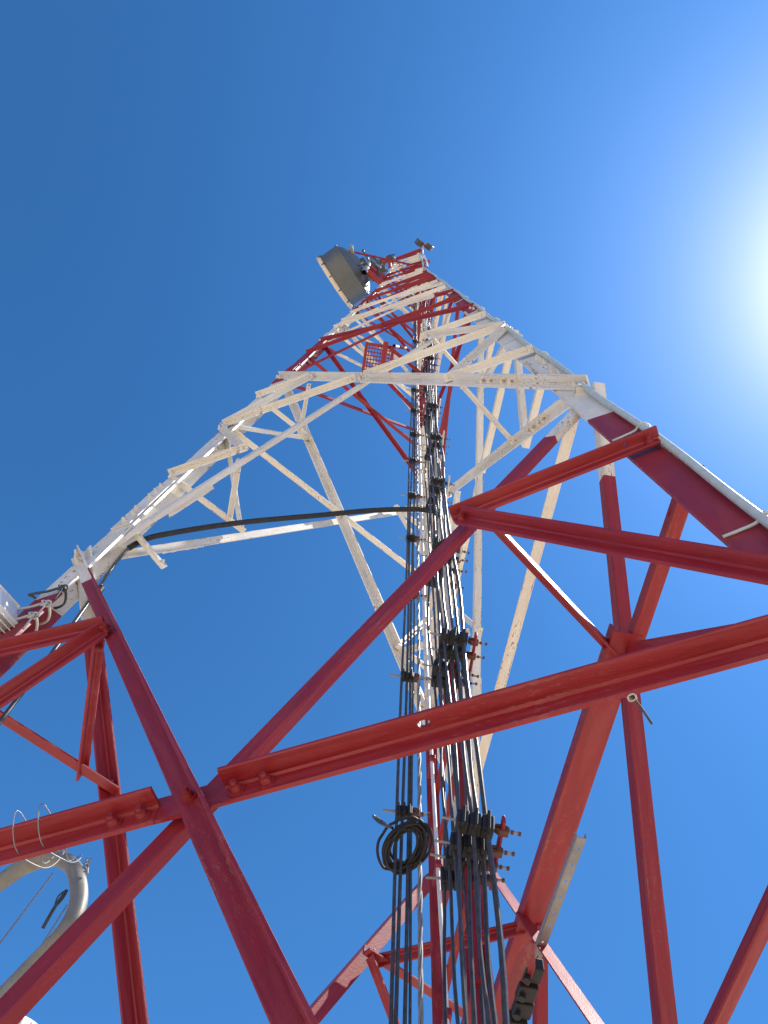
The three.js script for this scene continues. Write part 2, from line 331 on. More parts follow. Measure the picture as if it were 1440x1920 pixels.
    if (k === 0) {
      const n = nodes.RB.n, P = nodes.RB.R1.dm, Q = nodes.RB.B1.lm;          // the heavy beam across the right-hand face
      const hb = angle('support_beam', P, Q, n, 1, 1, 0.1, { w2: 0.2, t: 0.02, off: -0.095, ext0: 0.16, bolts: [0.06, 0.2], boltScale: 1.2 });
      angle('horizontal_brace', leg('R', 7.08), leg('B', 7.08), n, 1, -1, 0.13, { w2: 0.1, off: -0.05, bolts: [0.3, 0.8, 1.6, 2.6, 3.6] });
    }
  }
  if (k === 0) { // gusset strap behind the split front beam
    const n = nodes.LR.n, C = nodes.LR.C, d = leg('R', m).sub(leg('L', m)).normalize(), v = new THREE.Vector3().crossVectors(n, d).normalize(); if (v.y < 0) v.negate();
    const ring = (s, z) => [[0.02, -0.1], [0.02, 0.05], [0.002, 0.05], [0.002, -0.1]].map(([o, y]) => W3(C.clone().addScaledVector(d, s).addScaledVector(n, o).addScaledVector(v, y * z)));
    const g = loft([ring(-0.33, 0.9), ring(-0.12, 1), ring(0.12, 1), ring(0.3, 0.9)], [0, 0, 0], [0, 0.2, 0.4, 0.55]);
    mesh('gusset_plate', g.g, RED, tower);
  }
}
// platform of the head: small plates under the top, seen from below
for (const [i, j] of FACES) angle('top_frame', leg(i, TOP), leg(j, TOP), faceN(i, j), -1, 1, 0.1, { off: 0.01, ext0: 0.05, ext1: 0.05 });

// bracket at the left node for the sagging cable
{
  const A = P3(-2.44, 7.72, 3.74), B2 = P3(-2.11, 7.58, 4.02);
  const br = angle('cable_bracket', A, B2, P3(0.57, -0.05, -0.82), 1, 1, 0.11, { w2: 0.05, t: 0.014, slot: 1, drop: 0.037, bolts: [0.05, -0.06] });
}

// ---------------------------------------------------------------- ladder, rods and cables inside the tower
function tube(name, pts, r, mat, parent, o = {}) {
  const c = new THREE.CatmullRomCurve3(pts, !!o.closed, 'centripetal');
  const g = new THREE.TubeGeometry(c, o.seg ?? Math.max(8, pts.length * 6), r, o.rad ?? 7, !!o.closed);
  const L = c.getLength(), uv = g.attributes.uv; for (let i = 0; i < uv.count; i++) uv.setXY(i, uv.getX(i) * L * 4, uv.getY(i) * r * 24);
  if (parent) g.translate(-parent.position.x, -parent.position.y, -parent.position.z);
  return mesh(name, g, mat, parent);
}
const ladX = (h) => 0.632 - 0.0098 * h, ladF = 4.45;
const ladder = thing('climbing_ladder', V(ladX(0), 0, ladF), 'narrow red and white climbing ladder standing inside the tower behind the cables', 'ladder');
{
  const part = (name, ring, hs, parent) => { // rings follow the ladder; world coordinates relative to the ladder
    const s = hs.map((h) => ring(h).map(W3)); const keep = BASE.clone(); BASE.copy(ladder.position);
    const { g, mat } = loft(s, hs.slice(1).map((h, k) => bandOf((h + hs[k]) / 2)), hs.map((h) => h * U)); BASE.copy(keep);
    return mesh(name, g, mat, parent);
  };
  const hs = [-3.1, 6.25, 14.5, 18.15, 21.85, 25.6, 27.25, 29.7];
  part('rail', (h) => { const x = ladX(h), f = ladF; return [P3(x - 0.045, h, f), P3(x + 0.045, h, f), P3(x + 0.045, h, f + 0.07), P3(x + 0.035, h, f + 0.07), P3(x + 0.035, h, f + 0.012), P3(x - 0.045, h, f + 0.012)]; }, hs, ladder);
  part('rail', (h) => { const x = ladX(h) + 0.072, f = ladF - 0.78; return [P3(x - 0.02, h, f), P3(x + 0.02, h, f), P3(x + 0.02, h, f + 0.05), P3(x - 0.02, h, f + 0.05)]; }, hs, ladder);
  for (let h = -2.6; h < 29.5; h += 0.56) {
    const x = ladX(h), a = P3(x + 0.02, h, ladF + 0.12), b = P3(x + 0.08, h, ladF - 0.8), d = b.clone().sub(a).normalize(), s = P3(-d.z, 0, d.x).multiplyScalar(0.022);
    const keep = BASE.clone(); BASE.copy(ladder.position);
    const ring = (p) => [p.clone().add(s), p.clone().sub(s), p.clone().sub(s).add(P3(0, 0.03, 0)), p.clone().add(s).add(P3(0, 0.03, 0))].map(W3);
    const { g } = loft([ring(a), ring(b)], [0], [0, 0.5]); BASE.copy(keep);
    mesh('rung', g, PAINT[bandOf(h)], ladder);
  }
}
{
  const rod = thing('safety_rail', V(0.6, -3, 4.25), 'thin pale tube clipped in front of the climbing ladder', 'rail');
  const pts = [[0.655, -3, 4.25], [0.605, 3.278, 4.25], [0.581, 4.156, 4.25], [0.563, 4.878, 4.25], [0.515, 7.116, 4.25], [0.468, 11.4, 4.25], [0.42, 16, 4.27], [0.37, 22, 4.3], [0.33, 28, 4.3]].map((p) => V(...p));
  tube('tube', pts, 0.0068, M.housing, rod, { seg: 80, rad: 10 });
  const c = new THREE.CatmullRomCurve3(pts, false, 'centripetal');
  for (let k = 0; k < 26; k++) {
    const p = c.getPointAt(0.1 + k * 0.034), g = new RoundedBoxGeometry(0.022, 0.024, 0.1, 1, 0.004); g.translate(p.x + 0.002 - rod.position.x, p.y - rod.position.y, p.z - 0.03 - rod.position.z);
    mesh('clip', g, PAINT[bandOf((p.y - EYE) / U)], rod);
  }
}
// slim cables to the left of the ladder
{
  const G = 'thin black cables running down left of the ladder';
  const X = [0.30, 0.335, 0.372];
  for (let i = 0; i < 4; i++) {
    const pts = [];
    for (let h = -3; h <= 27; h += 1.5) pts.push(V((i < 3 ? X[i] : 0.4) + 0.007 * Math.sin(h * 0.9 + i * 2) - (i === 3 ? 0.03 * sm(7, 9, h) : 0) - 0.002 * Math.max(0, h - 12), h, 4.2 + 0.012 * Math.sin(h * 1.3 + i)));
    const c = tube('coaxial_cable', pts, i === 3 ? 0.0045 : 0.006, M.black, null, { seg: 120 });
    if (i < 3) tag(c, ['leftmost slim black cable of the left bundle beside the ladder', 'middle slim black cable of the left bundle beside the ladder', 'slim black cable third from the left in the left bundle'][i], 'cable', G); else tag(c, 'thinnest black cable of the left bundle, nearest the ladder', 'cable');
  }
  // twisted steel rope
  const rope = thing('wire_rope', V(0.44, -3, 4.2), 'twisted grey steel rope hanging between left cables and ladder', 'rope');
  for (let s = 0; s < 3; s++) {
    const pts = [];
    for (let h = -3; h <= 27; h += 0.1) { const x = 0.478 - 0.0055 * h, a = h * 11 + s * 2.094; pts.push(V(x + 0.0085 * Math.cos(a), h, 4.2 + 0.0085 * Math.sin(a))); }
    tube('strand', pts, 0.004, M.galv, rope, { seg: 760, rad: 5 });
  }
}
// clamps
const ORD = ['first', 'second', 'third', 'fourth', 'fifth', 'sixth', 'seventh', 'eighth', 'ninth', 'tenth', 'eleventh', 'twelfth'];
function clampGroup(name, p, label, group, o) {
  const t = thing(name, p, label, 'cable clamp', group), { blocks, pitch, rod0, rod1, size } = o;
  const bg = new RoundedBoxGeometry(...size, 2, 0.005), ridge = new RoundedBoxGeometry(size[0] * 0.28, size[1] * 1.3, size[2] * 0.5, 1, 0.003);
  for (let k = 0; k < blocks; k++) {
    const x = (k - (blocks - 1) / 2) * pitch, b = mesh('clamp_block', bg, M.rubber, t); b.position.x = x;
    const r = mesh('ridge', ridge, M.rubber, b); r.position.set(0, 0, size[2] * 0.5);
  }
  const rg = new THREE.CylinderGeometry(0.005, 0.005, rod1 - rod0, 8); rg.rotateZ(Math.PI / 2); rg.translate((rod0 + rod1) / 2, 0, 0); mesh('rod', rg, M.galv, t);
  if (o.hook) {
    const s = new THREE.Shape(); s.moveTo(0.004, -0.008); s.lineTo(0.016, -0.02); s.lineTo(0.04, -0.02); s.lineTo(0.043, 0.004); s.quadraticCurveTo(0.04, 0.017, 0.024, 0.017); s.lineTo(0.004, 0.015); s.lineTo(0.004, 0.008); s.lineTo(0.024, 0.009); s.lineTo(0.029, -0.008); s.closePath();
    const g = new THREE.ExtrudeGeometry(s, { depth: 0.02, bevelEnabled: true, bevelSize: 0.002, bevelThickness: 0.002, bevelSegments: 1 }); g.translate(rod1 - 0.075, 0, -0.01); mesh('hook', g, M.rust, t);
    const n = new THREE.CylinderGeometry(0.0085, 0.0085, 0.008, 6); n.rotateZ(Math.PI / 2); n.translate(rod1, 0, 0); mesh('nut', n, M.rust, t);
    const n2 = n.clone(); n2.translate(-0.022, 0, 0); mesh('nut', n2, M.rust, t);
  }
  return t;
}
{
  const HS = [4.72, 6.39, 7.9, 9.29, 10.65, 12.03, 13.32, 14.7, 16.1, 17.6, 19.1, 20.6];
  let first;
  HS.forEach((h, k) => {
    const p = V(0.345 - 0.002 * Math.max(0, h - 12), h, 4.2);
    if (!first) first = clampGroup('cable_clamp', p, 'black clamp on the left cables just above the cable coil', 'clamps up the left cable bundle', { blocks: 3, pitch: 0.018, rod0: -0.075, rod1: 0.085, size: [0.02, 0.04, 0.034], hook: true });
    else { const c = first.clone(); c.name = numbered('cable_clamp'); c.position.copy(p); scene.add(c);
      c.userData = { label: k === 1 ? 'black clamp on the left cables just above the big red beam' : 'small black clamp on the left cables, ' + ORD[k] + ' clamp up from the cable coil', category: 'cable clamp', group: 'clamps up the left cable bundle' }; }
  });
  // coil of spare cable
  const coil = thing('cable_coil', V(0.355, 4.42, 4.12), 'coil of spare black cable tied to the left cables', 'cable coil');
  const bx = new THREE.Vector3(1, 0, 0).multiplyScalar(0.062), by = new THREE.Vector3(0.25, 0.52, 0.82).normalize().multiplyScalar(0.08);
  for (let s = 0; s < 11; s++) {
    const r = rr(0.76, 1.12), ox = rr(-0.02, 0.012), oy = rr(-0.016, 0.012), pts = [], ph = rr(0, 6);
    for (let k = 0; k < 22; k++) { const a = k / 22 * Math.PI * 2, q = r + 0.05 * Math.sin(2 * a + ph); pts.push(coil.position.clone().add(new THREE.Vector3(0.004 + ox, oy - 0.045, rr(-0.006, 0.006))).addScaledVector(bx, q * Math.cos(a)).addScaledVector(by, q * Math.sin(a))); }
    tube('loop', pts, 0.0047, M.rubber, coil, { closed: true, seg: 66 });
  }
  const c0 = coil.position;
  tube('tail', [c0.clone().add(new THREE.Vector3(-0.06, 0.01, 0.02)), c0.clone().add(new THREE.Vector3(-0.11, 0.04, 0.03)), c0.clone().add(new THREE.Vector3(-0.09, -0.02, 0.06)), c0.clone().add(new THREE.Vector3(-0.05, -0.06, 0.08))], 0.005, M.black, coil);
}
// heavy feeder bundle on the right of the ladder
const bunX = (h) => { const T = [[-3.2, 0.66], [2.92, 0.643], [3.94, 0.654], [5.2, 0.632], [8.9, 0.573], [13.5, 0.535], [19, 0.545], [28, 0.45]]; for (let k = 0; k + 1 < T.length; k++) if (h <= T[k + 1][0]) return THREE.MathUtils.lerp(T[k][1], T[k + 1][1], (h - T[k][0]) / (T[k + 1][0] - T[k][0])); return 0.45; };
const bunF = (h) => 3.58 + 0.012 * h;
const CL = [3.82, 5.85, 7.6, 9.45, 11.25, 12.95, 14.7, 16.4, 18.1];
{
  const near = CL.map((h) => h);
  for (let r = 0; r < 4; r++) for (let c = 0; c < 3; c++) {
    const pts = [];
    for (let h = -3; h <= 27.5; h += 0.75) {
      const dist = Math.min(...near.map((q) => Math.abs(q - h))), loose = sm(0.1, 0.8, dist), below = sm(3.6, 2.4, h);
      const jx = loose * 0.024 * Math.sin(h * 1.7 + r * 2.1 + c * 4.3) - below * (c - 1) * 0.02 * (r % 2 ? 1 : 0.3), jf = loose * 0.03 * Math.cos(h * 1.3 + r * 3.3 + c * 1.9);
      const tight = THREE.MathUtils.lerp(1, 0.72, sm(6, 12, h));
      pts.push(V(bunX(h) + 0.02 * sm(7, 11, h) + (c - 1) * 0.079 * tight + (r - 1.5) * -0.011 + jx, h, bunF(h) + (r - 1.5) * 0.13 * tight + jf));
    }
    const m = tube('feeder_cable', pts, c === 2 && r === 0 ? 0.0078 : 0.0049 + 0.0008 * ((r * 3 + c) % 3), M.black, null, { seg: 170, rad: 8 });
    if (c === 2 && r === 0) tag(m, 'thickest black feeder cable at the right edge of the heavy bundle', 'cable'); else tag(m, 'black feeder cable in the heavy bundle right of the ladder', 'cable', 'black feeder cables in the bundle right of the ladder');
  }
  const labels = ['black stacked cable clamp in the lowest group on the feeder cables', 'black stacked cable clamp just above the big red beam on the feeder cables'];
  let proto;
  CL.forEach((h, k) => {
    for (let r = 0; r < 4; r++) {
      const tight = THREE.MathUtils.lerp(1, 0.72, sm(6, 12, h));
      const p = V(bunX(h) + 0.02 * sm(7, 11, h) + (r - 1.5) * -0.011, h + (r - 1.5) * -0.015, bunF(h) + (r - 1.5) * 0.13 * tight);
      const lab = labels[k] ?? 'small black clamp of the ' + ORD[k] + ' clamp row up the feeder cable bundle', grp = ['clamps of the lowest group on the feeder cables', 'clamps just above the big red beam on the feeder cables'][k] ?? 'clamps of the ' + ORD[k] + ' row up the feeder cable bundle';
      let c;
      if (!proto) { c = proto = clampGroup('feeder_clamp', p, lab, grp, { blocks: 3, pitch: 0.037, rod0: -0.1, rod1: 0.132, size: [0.036, 0.075, 0.052], hook: true }); }
      else { c = proto.clone(); c.name = numbered('feeder_clamp'); c.position.copy(p); scene.add(c); c.userData = { label: lab, category: 'cable clamp', group: grp }; }
      if (k > 2) c.scale.set(0.74, 0.62, 0.6); else c.scale.set(0.96, 0.74, 0.78);
      c.rotation.z = -0.06 + rr(-0.09, 0.09); c.rotation.y = 0.05 + rr(-0.12, 0.12); c.position.y += rr(-0.022, 0.022); c.position.x += rr(-0.006, 0.006);
    }
    // bar that carries the clamps
    const x = bunX(h) + 0.18 * (k > 2 ? 0.8 : 1), bar = thing('support_bar', V(x, h, bunF(h)), k === 0 ? 'flat red bar carrying the lowest feeder clamps' : k === 1 ? 'flat bar carrying the clamps above the big red beam' : 'small flat bar carrying the ' + ORD[k] + ' clamp row up the feeder bundle', 'support bar', k > 1 ? 'support bars high on the feeder bundle' : undefined);
    const g = new RoundedBoxGeometry(0.01, 0.03, 0.27, 1, 0.004); g.rotateX(0.06); mesh('bar', g, k === 0 ? RED : PAINT[bandOf(h)], bar);
  });
}
// one sagging cable from the feeder bundle to the left leg and down
{
  const pts = [[0.6, 8.75, 3.66], [0.56, 8.98, 3.7], [0.489, 9.04, 3.72], [0.356, 9.036, 3.72], [-0.12, 8.928, 3.74], [-0.692, 8.69, 3.76], [-1.503, 8.348, 3.79], [-2.091, 7.998, 3.81], [-2.341, 7.823, 3.83], [-2.449, 7.6, 3.84]].map((p) => V(...p));
  const low = [[-2.40, 7.78, 3.83], [-2.449, 7.6, 3.84], [-2.47, 7.3, 3.84], [-2.445, 6.6, 3.82], [-2.43, 5.6, 3.81], [-2.44, 4.4, 3.8], [-2.46, 2, 3.8], [-2.5, -1, 3.82], [-2.5, -3.1, 3.82]].map((p) => V(...p));
  const c = thing('sagging_cable', V(-2.44, 7.6, 3.84), 'single dark cable looping from the feeder bundle to the left leg', 'cable');
  tube('span', pts, 0.0145, M.rubber, c, { seg: 110, rad: 10 }); tube('drop', low, 0.0085, M.black, c, { seg: 90, rad: 8 });
  const s = new THREE.CylinderGeometry(0.017, 0.014, 0.13, 10); s.translate(0, -0.5, 0); mesh('joint_sleeve', s, M.rubber, c).position.set(0.006, 0, 0.008);
}
// conduit along the right leg
{
  const t = thing('leg_conduit', W3(leg('R', -3)), 'pale greenish tube strapped along the outer edge of the right leg', 'conduit');
  const n = faceN('L', 'R'), out = leg('R', 0).sub(P3(AX, 0, AF)).normalize(), e = leg('L', 0).sub(leg('R', 0)).normalize();
  const at = (h) => leg('R', h).addScaledVector(n, 0.038).addScaledVector(e, 0.05 + 0.012 * Math.sin(h * 2.1));
  const pts = []; for (let h = -3; h <= 33; h += 0.6) pts.push(W3(at(h)));
  tube('tube', pts, 0.0125, M.greenpipe, t, { seg: 180, rad: 10 });
  for (const h of [3.72, 5.58, 8.9, 10.4, 12.2, 13.9, 16]) {
    const c = leg('R', h), pts2 = [[0.25, 0.004], [0.17, 0.012], [0.085, 0.028], [0.05, 0.062], [0.015, 0.05], [-0.01, 0.01]].map(([a, b]) => W3(c.clone().addScaledVector(e, a).addScaledVector(n, b)));
    tube('strap', pts2, 0.0045, M.greenpipe, t, { rad: 6 });
  }
}

// ---------------------------------------------------------------- dish at the top
{
  const ctr = V(-1.99, 27.7, 3.859), axis = new THREE.Vector3(-0.77, -0.1, -0.63).normalize();
  const d = thing('microwave_dish', ctr, 'large grey drum-shaped dish antenna near the tower top on its left', 'dish antenna');
  d.quaternion.setFromUnitVectors(new THREE.Vector3(0, 0, 1), axis);      // local +z: boresight
  const R = 0.45, half = 0.155;
  const lathe = (pts, seg = 48) => { const g = new THREE.LatheGeometry(pts.map(([r, z]) => new THREE.Vector2(r, z)), seg); g.rotateX(Math.PI / 2); return g; };
  mesh('shroud', lathe([[R, half], [R, -half], [R + 0.014, -half - 0.012], [R + 0.014, -half - 0.03], [R - 0.012, -half - 0.03], [R - 0.012, half], [R, half]]), M.dishgrey, d);
  mesh('rim_band', lathe([[R - 0.02, half + 0.03], [R + 0.022, half + 0.03], [R + 0.026, half + 0.01], [R + 0.018, half - 0.03], [R + 0.004, half - 0.034]]), M.rim, d);
  mesh('radome', lathe([[0, half + 0.032], [R * 0.6, half + 0.03], [R - 0.02, half + 0.026]]), M.radome, d);
  mesh('reflector', lathe([[R - 0.005, -half - 0.02], [R * 0.86, -half - 0.075], [R * 0.6, -half - 0.15], [R * 0.3, -half - 0.2], [0.1, -half - 0.21], [0, -half - 0.21]]), M.dishgrey, d);
  mesh('hub', lathe([[0, -half - 0.27], [0.07, -half - 0.27], [0.08, -half - 0.24], [0.08, -half - 0.19], [0.12, -half - 0.17]]), M.dark, d);
  for (let k = 0; k < 12; k++) { const a = k / 12 * Math.PI * 2, g = new RoundedBoxGeometry(0.012, 0.03, 0.05, 1, 0.003); g.translate(0, R + 0.02, half - 0.02); g.rotateZ(a); mesh('rim_clip', g, M.dark, d); }
  for (let k = 0; k < 6; k++) { // ribs of the reflector's back
    const a = k / 6 * Math.PI * 2 + 0.3, g = new RoundedBoxGeometry(0.018, R * 0.72, 0.045, 1, 0.004); g.rotateX(-0.33); g.translate(0, R * 0.5, -half - 0.16); g.rotateZ(a); mesh('rib', g, M.galv, d);
  }
  // mount: pipe on the tower, clamps, struts
  const mt = thing('dish_mount', V(-1.27, 27.3, 3.5), 'red arm and steel pipe holding the dish antenna off the left leg', 'mount');
  const bar = (name, a, b, r, mat) => tube(name, [V(...a), V(...[0, 1, 2].map((k) => (a[k] + b[k]) / 2)), V(...b)], r, mat, mt, { rad: 8 });
  bar('pipe', [-1.3, 26.4, 3.5], [-1.3, 29.3, 3.5], 0.045, M.galv);
  bar('arm', [-0.72, 27.2, 3.88], [-1.32, 27.2, 3.5], 0.05, RED); bar('arm', [-0.7, 28.4, 3.86], [-1.32, 28.4, 3.5], 0.04, RED);
  bar('yoke', [-1.3, 28.2, 3.5], [-1.52, 27.9, 3.5], 0.035, M.galv); bar('yoke', [-1.3, 27.3, 3.5], [-1.52, 27.6, 3.5], 0.035, M.galv);
  bar('strut', [-2.28, 27.9, 3.04], [0.02, 29.4, 3.48], 0.016, RED);
  bar('side_strut', [-1.5, 28.6, 3.1], [-1.28, 29.2, 3.5], 0.02, M.galv);
  const bx = new RoundedBoxGeometry(0.2, 0.28, 0.12, 2, 0.012); bx.rotateY(0.6); const ob = mesh('radio_box', bx, M.dishgrey, mt); ob.position.copy(V(-1.12, 29.1, 3.62)).sub(mt.position);
  for (let k = 0; k < 3; k++) { const a = V(-1.12, 29, 3.6), b = V(-0.95 + 0.03 * k, 28.2, 3.75), c = V(-0.7, 27.4 - 0.2 * k, 3.85); tube('jumper', [a, a.clone().lerp(b, 0.5).add(new THREE.Vector3(0.03, -0.12, 0.02 * k)), b, c], 0.012, M.black, mt); }
}
// lamps at the head of the tower
function headLamp(pos, turn, label, group) {
  const t = thing('obstruction_lamp', pos, label, 'lamp', group); t.rotation.y = turn; t.scale.setScalar(0.72);
  const post = new THREE.CylinderGeometry(0.022, 0.022, 0.34, 10); post.translate(0, -0.17, 0); mesh('post', post, RED, t);
  const bracket = new RoundedBoxGeometry(0.34, 0.035, 0.05, 1, 0.006); mesh('crossbar', bracket, M.dark, t);
  for (const s of [-1, 1]) {
    const b = new THREE.Group(); // one lamp head: body, visor and glass joined under the lamp
    const body = new RoundedBoxGeometry(0.17, 0.2, 0.15, 2, 0.012); body.rotateZ(-0.35 * s); body.translate(0.14 * s, 0.05, 0.03 * s); const m = mesh('lamp_body', body, M.dark, t);
    const face = new RoundedBoxGeometry(0.012, 0.17, 0.125, 1, 0.004); face.translate(0.088 * s, 0, 0); face.rotateZ(-0.35 * s); face.translate(0.14 * s, 0.05, 0.03 * s); mesh('glass', face, M.lens, m);
    for (let k = 0; k < 4; k++) { const f = new RoundedBoxGeometry(0.05, 0.012, 0.13, 1, 0.003); f.translate(-0.095 * s, -0.06 + 0.04 * k, 0); f.rotateZ(-0.35 * s); f.translate(0.14 * s, 0.05, 0.03 * s); mesh('fin', f, M.galv, m); }
  }
  return t;
}
headLamp(V(0.5, 33.95, 3.27), 0.5, 'pair of dark lamps on the topmost right corner of the tower');
headLamp(V(-0.84, 31.8, 3.72), -0.3, 'pair of grey lamps at the left corner just below the tower top');
headLamp(V(-1.02, 30.4, 3.74), 0.9, 'small lamps on the bracket behind the dish antenna');
{
  const a = thing('lamp_arm', W3(leg('L', 31.4)), 'short red arm carrying lamps off the upper left corner', 'arm');
  tube('bar', [W3(leg('L', 31.4)), V(-0.7, 31.45, 3.72), V(-0.95, 31.5, 3.7)], 0.03, RED, a);
  const b = thing('lamp_arm', W3(leg('R', 30)), 'short red stub sticking out of the upper right corner', 'arm');
  tube('bar', [W3(leg('R', 30)), V(0.5, 30, 3.42), V(0.68, 30, 3.4)], 0.035, RED, b);
  const lc = thing('lightning_lead', W3(leg('R', 27)), 'pale cable running down the upper right corner of the tower head', 'cable');
  tube('lead', [V(0.46, 33.9, 3.3), W3(leg('R', 33)).add(new THREE.Vector3(0.03, 0, 0.01)), W3(leg('R', 31)).add(new THREE.Vector3(0.02, 0, 0.03)), W3(leg('R', 29)).add(new THREE.Vector3(0.04, 0, 0.02)), W3(leg('R', 27)).add(new THREE.Vector3(0.02, 0, 0.02))], 0.014, M.housing, lc);
}
// rest platform with a pierced floor
{
  const c = P3(-0.4, 16.1, 3.7), t = thing('rest_platform', W3(c), 'small red platform with a grid floor inside the tower beside the ladder', 'platform');
  const w = 0.5 * U, l = 0.56 * U, b = (x, z, sx, sz, name) => { const g = new THREE.BoxGeometry(sx, 0.018, sz); g.translate(x, 0, z); return mesh(name, g, RED, t); };
  const turn = 0.06; t.rotation.y = turn;
  b(-w / 2, 0, 0.028, l + 0.03, 'edge_bar'); b(w / 2, 0, 0.028, l + 0.03, 'edge_bar'); b(0, -l / 2, w - 0.03, 0.028, 'edge_bar'); b(0, l / 2, w - 0.03, 0.028, 'edge_bar'); b(w * 0.2, 0, 0.05, l + 0.1, 'cross_beam').position.y = -0.02;
  for (let k = 1; k < 9; k++) { const m = b(-w / 2 + k * w / 9, 0, 0.0075, l - 0.03, 'grid_bar'); m.position.y = 0.003; }
  for (let k = 1; k < 8; k++) { const m = b(0, -l / 2 + k * l / 8, w - 0.03, 0.0075, 'grid_bar'); m.position.y = -0.003; }
  const arm = (a, q) => tube('arm', [W3(P3(...a)), W3(P3(...a).lerp(P3(...q), 0.5)), W3(P3(...q))], 0.019, RED, null);
  for (const [a, q] of [[[-0.2, 16.05, 3.42], [0.45, 16.4, 3.95]], [[-0.24, 16.05, 4.02], [0.45, 15.2, 4.4]], [[-0.12, 16.1, 3.4], [0.1, 18.4, 3.9]]]) {
    const m = arm(a, q); m.geometry.translate(-t.position.x, -t.position.y, -t.position.z); m.geometry.rotateY(-turn); scene.remove(m); t.add(m);
  }
}

// ---------------------------------------------------------------- small things near the camera
{ // plastic conduit hung under the left part of the front beam
  const pts = [[-2.6, 2.6, 4.0], [-2.15, 2.95, 3.78], [-1.731, 3.2, 3.554], [-1.628, 3.285, 3.509], [-1.487, 3.29, 3.443], [-1.35, 3.19, 3.372], [-1.25, 3.022, 3.312], [-1.2, 2.874, 3.281], [-1.2, 2.739, 3.275], [-1.286, 2.56, 3.309], [-1.36, 2.4, 3.33], [-1.6, 1.9, 3.45], [-1.9, 0.9, 3.6]].map((p) => V(...p));
  const c = thing('plastic_conduit', V(-1.35, 3.19, 3.372), 'bent tan plastic pipe hanging by wires under the front beam at left', 'conduit');
  tube('pipe', pts, 0.0205, M.pvc, c, { seg: 120, rad: 18 });
  const cap = new THREE.CylinderGeometry(0.0285, 0.0285, 0.05, 18);
  const w = thing('hanger_wire', V(-1.3, 2.95, 2.86), 'loose steel wire loops tying the tan pipe to the red beam', 'wire');
  const n = faceN('L', 'R');
  const C0 = P3(-0.6496, 2.7853, 2.5207), bd = leg('R', 2.785).sub(leg('L', 2.785)).normalize();
  for (const [sa, px, ph, pf] of [[-0.78, -1.46, 3.3, 3.43], [-0.66, -1.33, 3.17, 3.34]]) {
    const c = C0.clone().addScaledVector(bd, sa), q = (o, y, k = 0) => W3(c.clone().addScaledVector(n, o).addScaledVector(bd, k).add(P3(0, y, 0)));
    const pp = (a, b, z) => V(px + a, ph + b, pf + z);
    tube('loop', [q(0.03, -0.075), q(0.1, -0.045), q(0.152, 0.03), q(0.14, 0.05), q(0.03, 0.055), q(-0.06, 0.06), q(-0.1, 0.02), pp(0, 0.04, 0.0), pp(0.02, 0.035, -0.02), q(-0.1, -0.03, 0.02)], 0.0014, M.wire, w, { closed: true, seg: 90, rad: 6 });
  }
  const knot = []; for (let k = 0; k < 14; k++) knot.push(V(-1.24 + 0.006 * k / 26 + 0.012 * Math.cos(k * 1.6), 3.14 - 0.006 * k, 3.26 + 0.012 * Math.sin(k * 1.6)));
  tube('knot', knot, 0.0016, M.wire, w, { seg: 90, rad: 5 });
  const tb = new RoundedBoxGeometry(0.008, 0.03, 0.006, 1, 0.002); const tg = mesh('tag', tb, M.galv, w); tg.position.copy(V(-1.23, 3.08, 3.27)).sub(w.position); tg.rotation.z = 0.3;
  const w2 = thing('guy_wire', V(-1.5, 3.1, 3.45), 'two thin straight wires hanging down behind the tan pipe', 'wire');
  tube('strand', [V(-1.47, 3.25, 3.5), V(-1.62, 2.75, 3.6), V(-1.8, 2.2, 3.72)], 0.0021, M.wire, w2, { rad: 5 });
  tube('strand', [V(-1.3, 3.0, 3.42), V(-1.42, 2.6, 3.55), V(-1.62, 2.1, 3.72)], 0.0018, M.wire, w2, { rad: 5 });
  const ct = thing('cable_tie', V(-1.33, 2.92, 3.4), 'dark strip of cut cable tie hanging beside the tan pipe', 'cable tie');
  tube('strip', [V(-1.31, 3.03, 3.36), V(-1.335, 2.95, 3.38), V(-1.36, 2.86, 3.42)], 0.004, M.dark, ct, { rad: 6 });
  tube('loop', [V(-1.31, 3.03, 3.36), V(-1.34, 3.0, 3.37), V(-1.335, 2.95, 3.38), V(-1.31, 2.98, 3.36)], 0.002, M.dark, ct, { closed: true, rad: 5 });
}
{ // wire twisted round the right part of the beam
  const w = thing('twisted_wire', V(0.86, 2.75, 1.78), 'stub of old wire knotted under the front beam at right', 'wire');
  const a = P3(1.1, 2.8, 1.71), pts = [];
  for (let k = 0; k < 22; k++) pts.push(V(0.965 + 0.016 * Math.cos(k * 1.5), 2.72 - 0.002 * k, 1.755 + 0.018 * Math.sin(k * 1.5)));
  tube('knot', pts, 0.0018, M.tie, w, { seg: 80, rad: 5 });
  tube('end', [V(0.965, 2.70, 1.755), V(1.0, 2.67, 1.785), V(1.042, 2.635, 1.828)], 0.0026, M.dark, w, { rad: 6 });
}
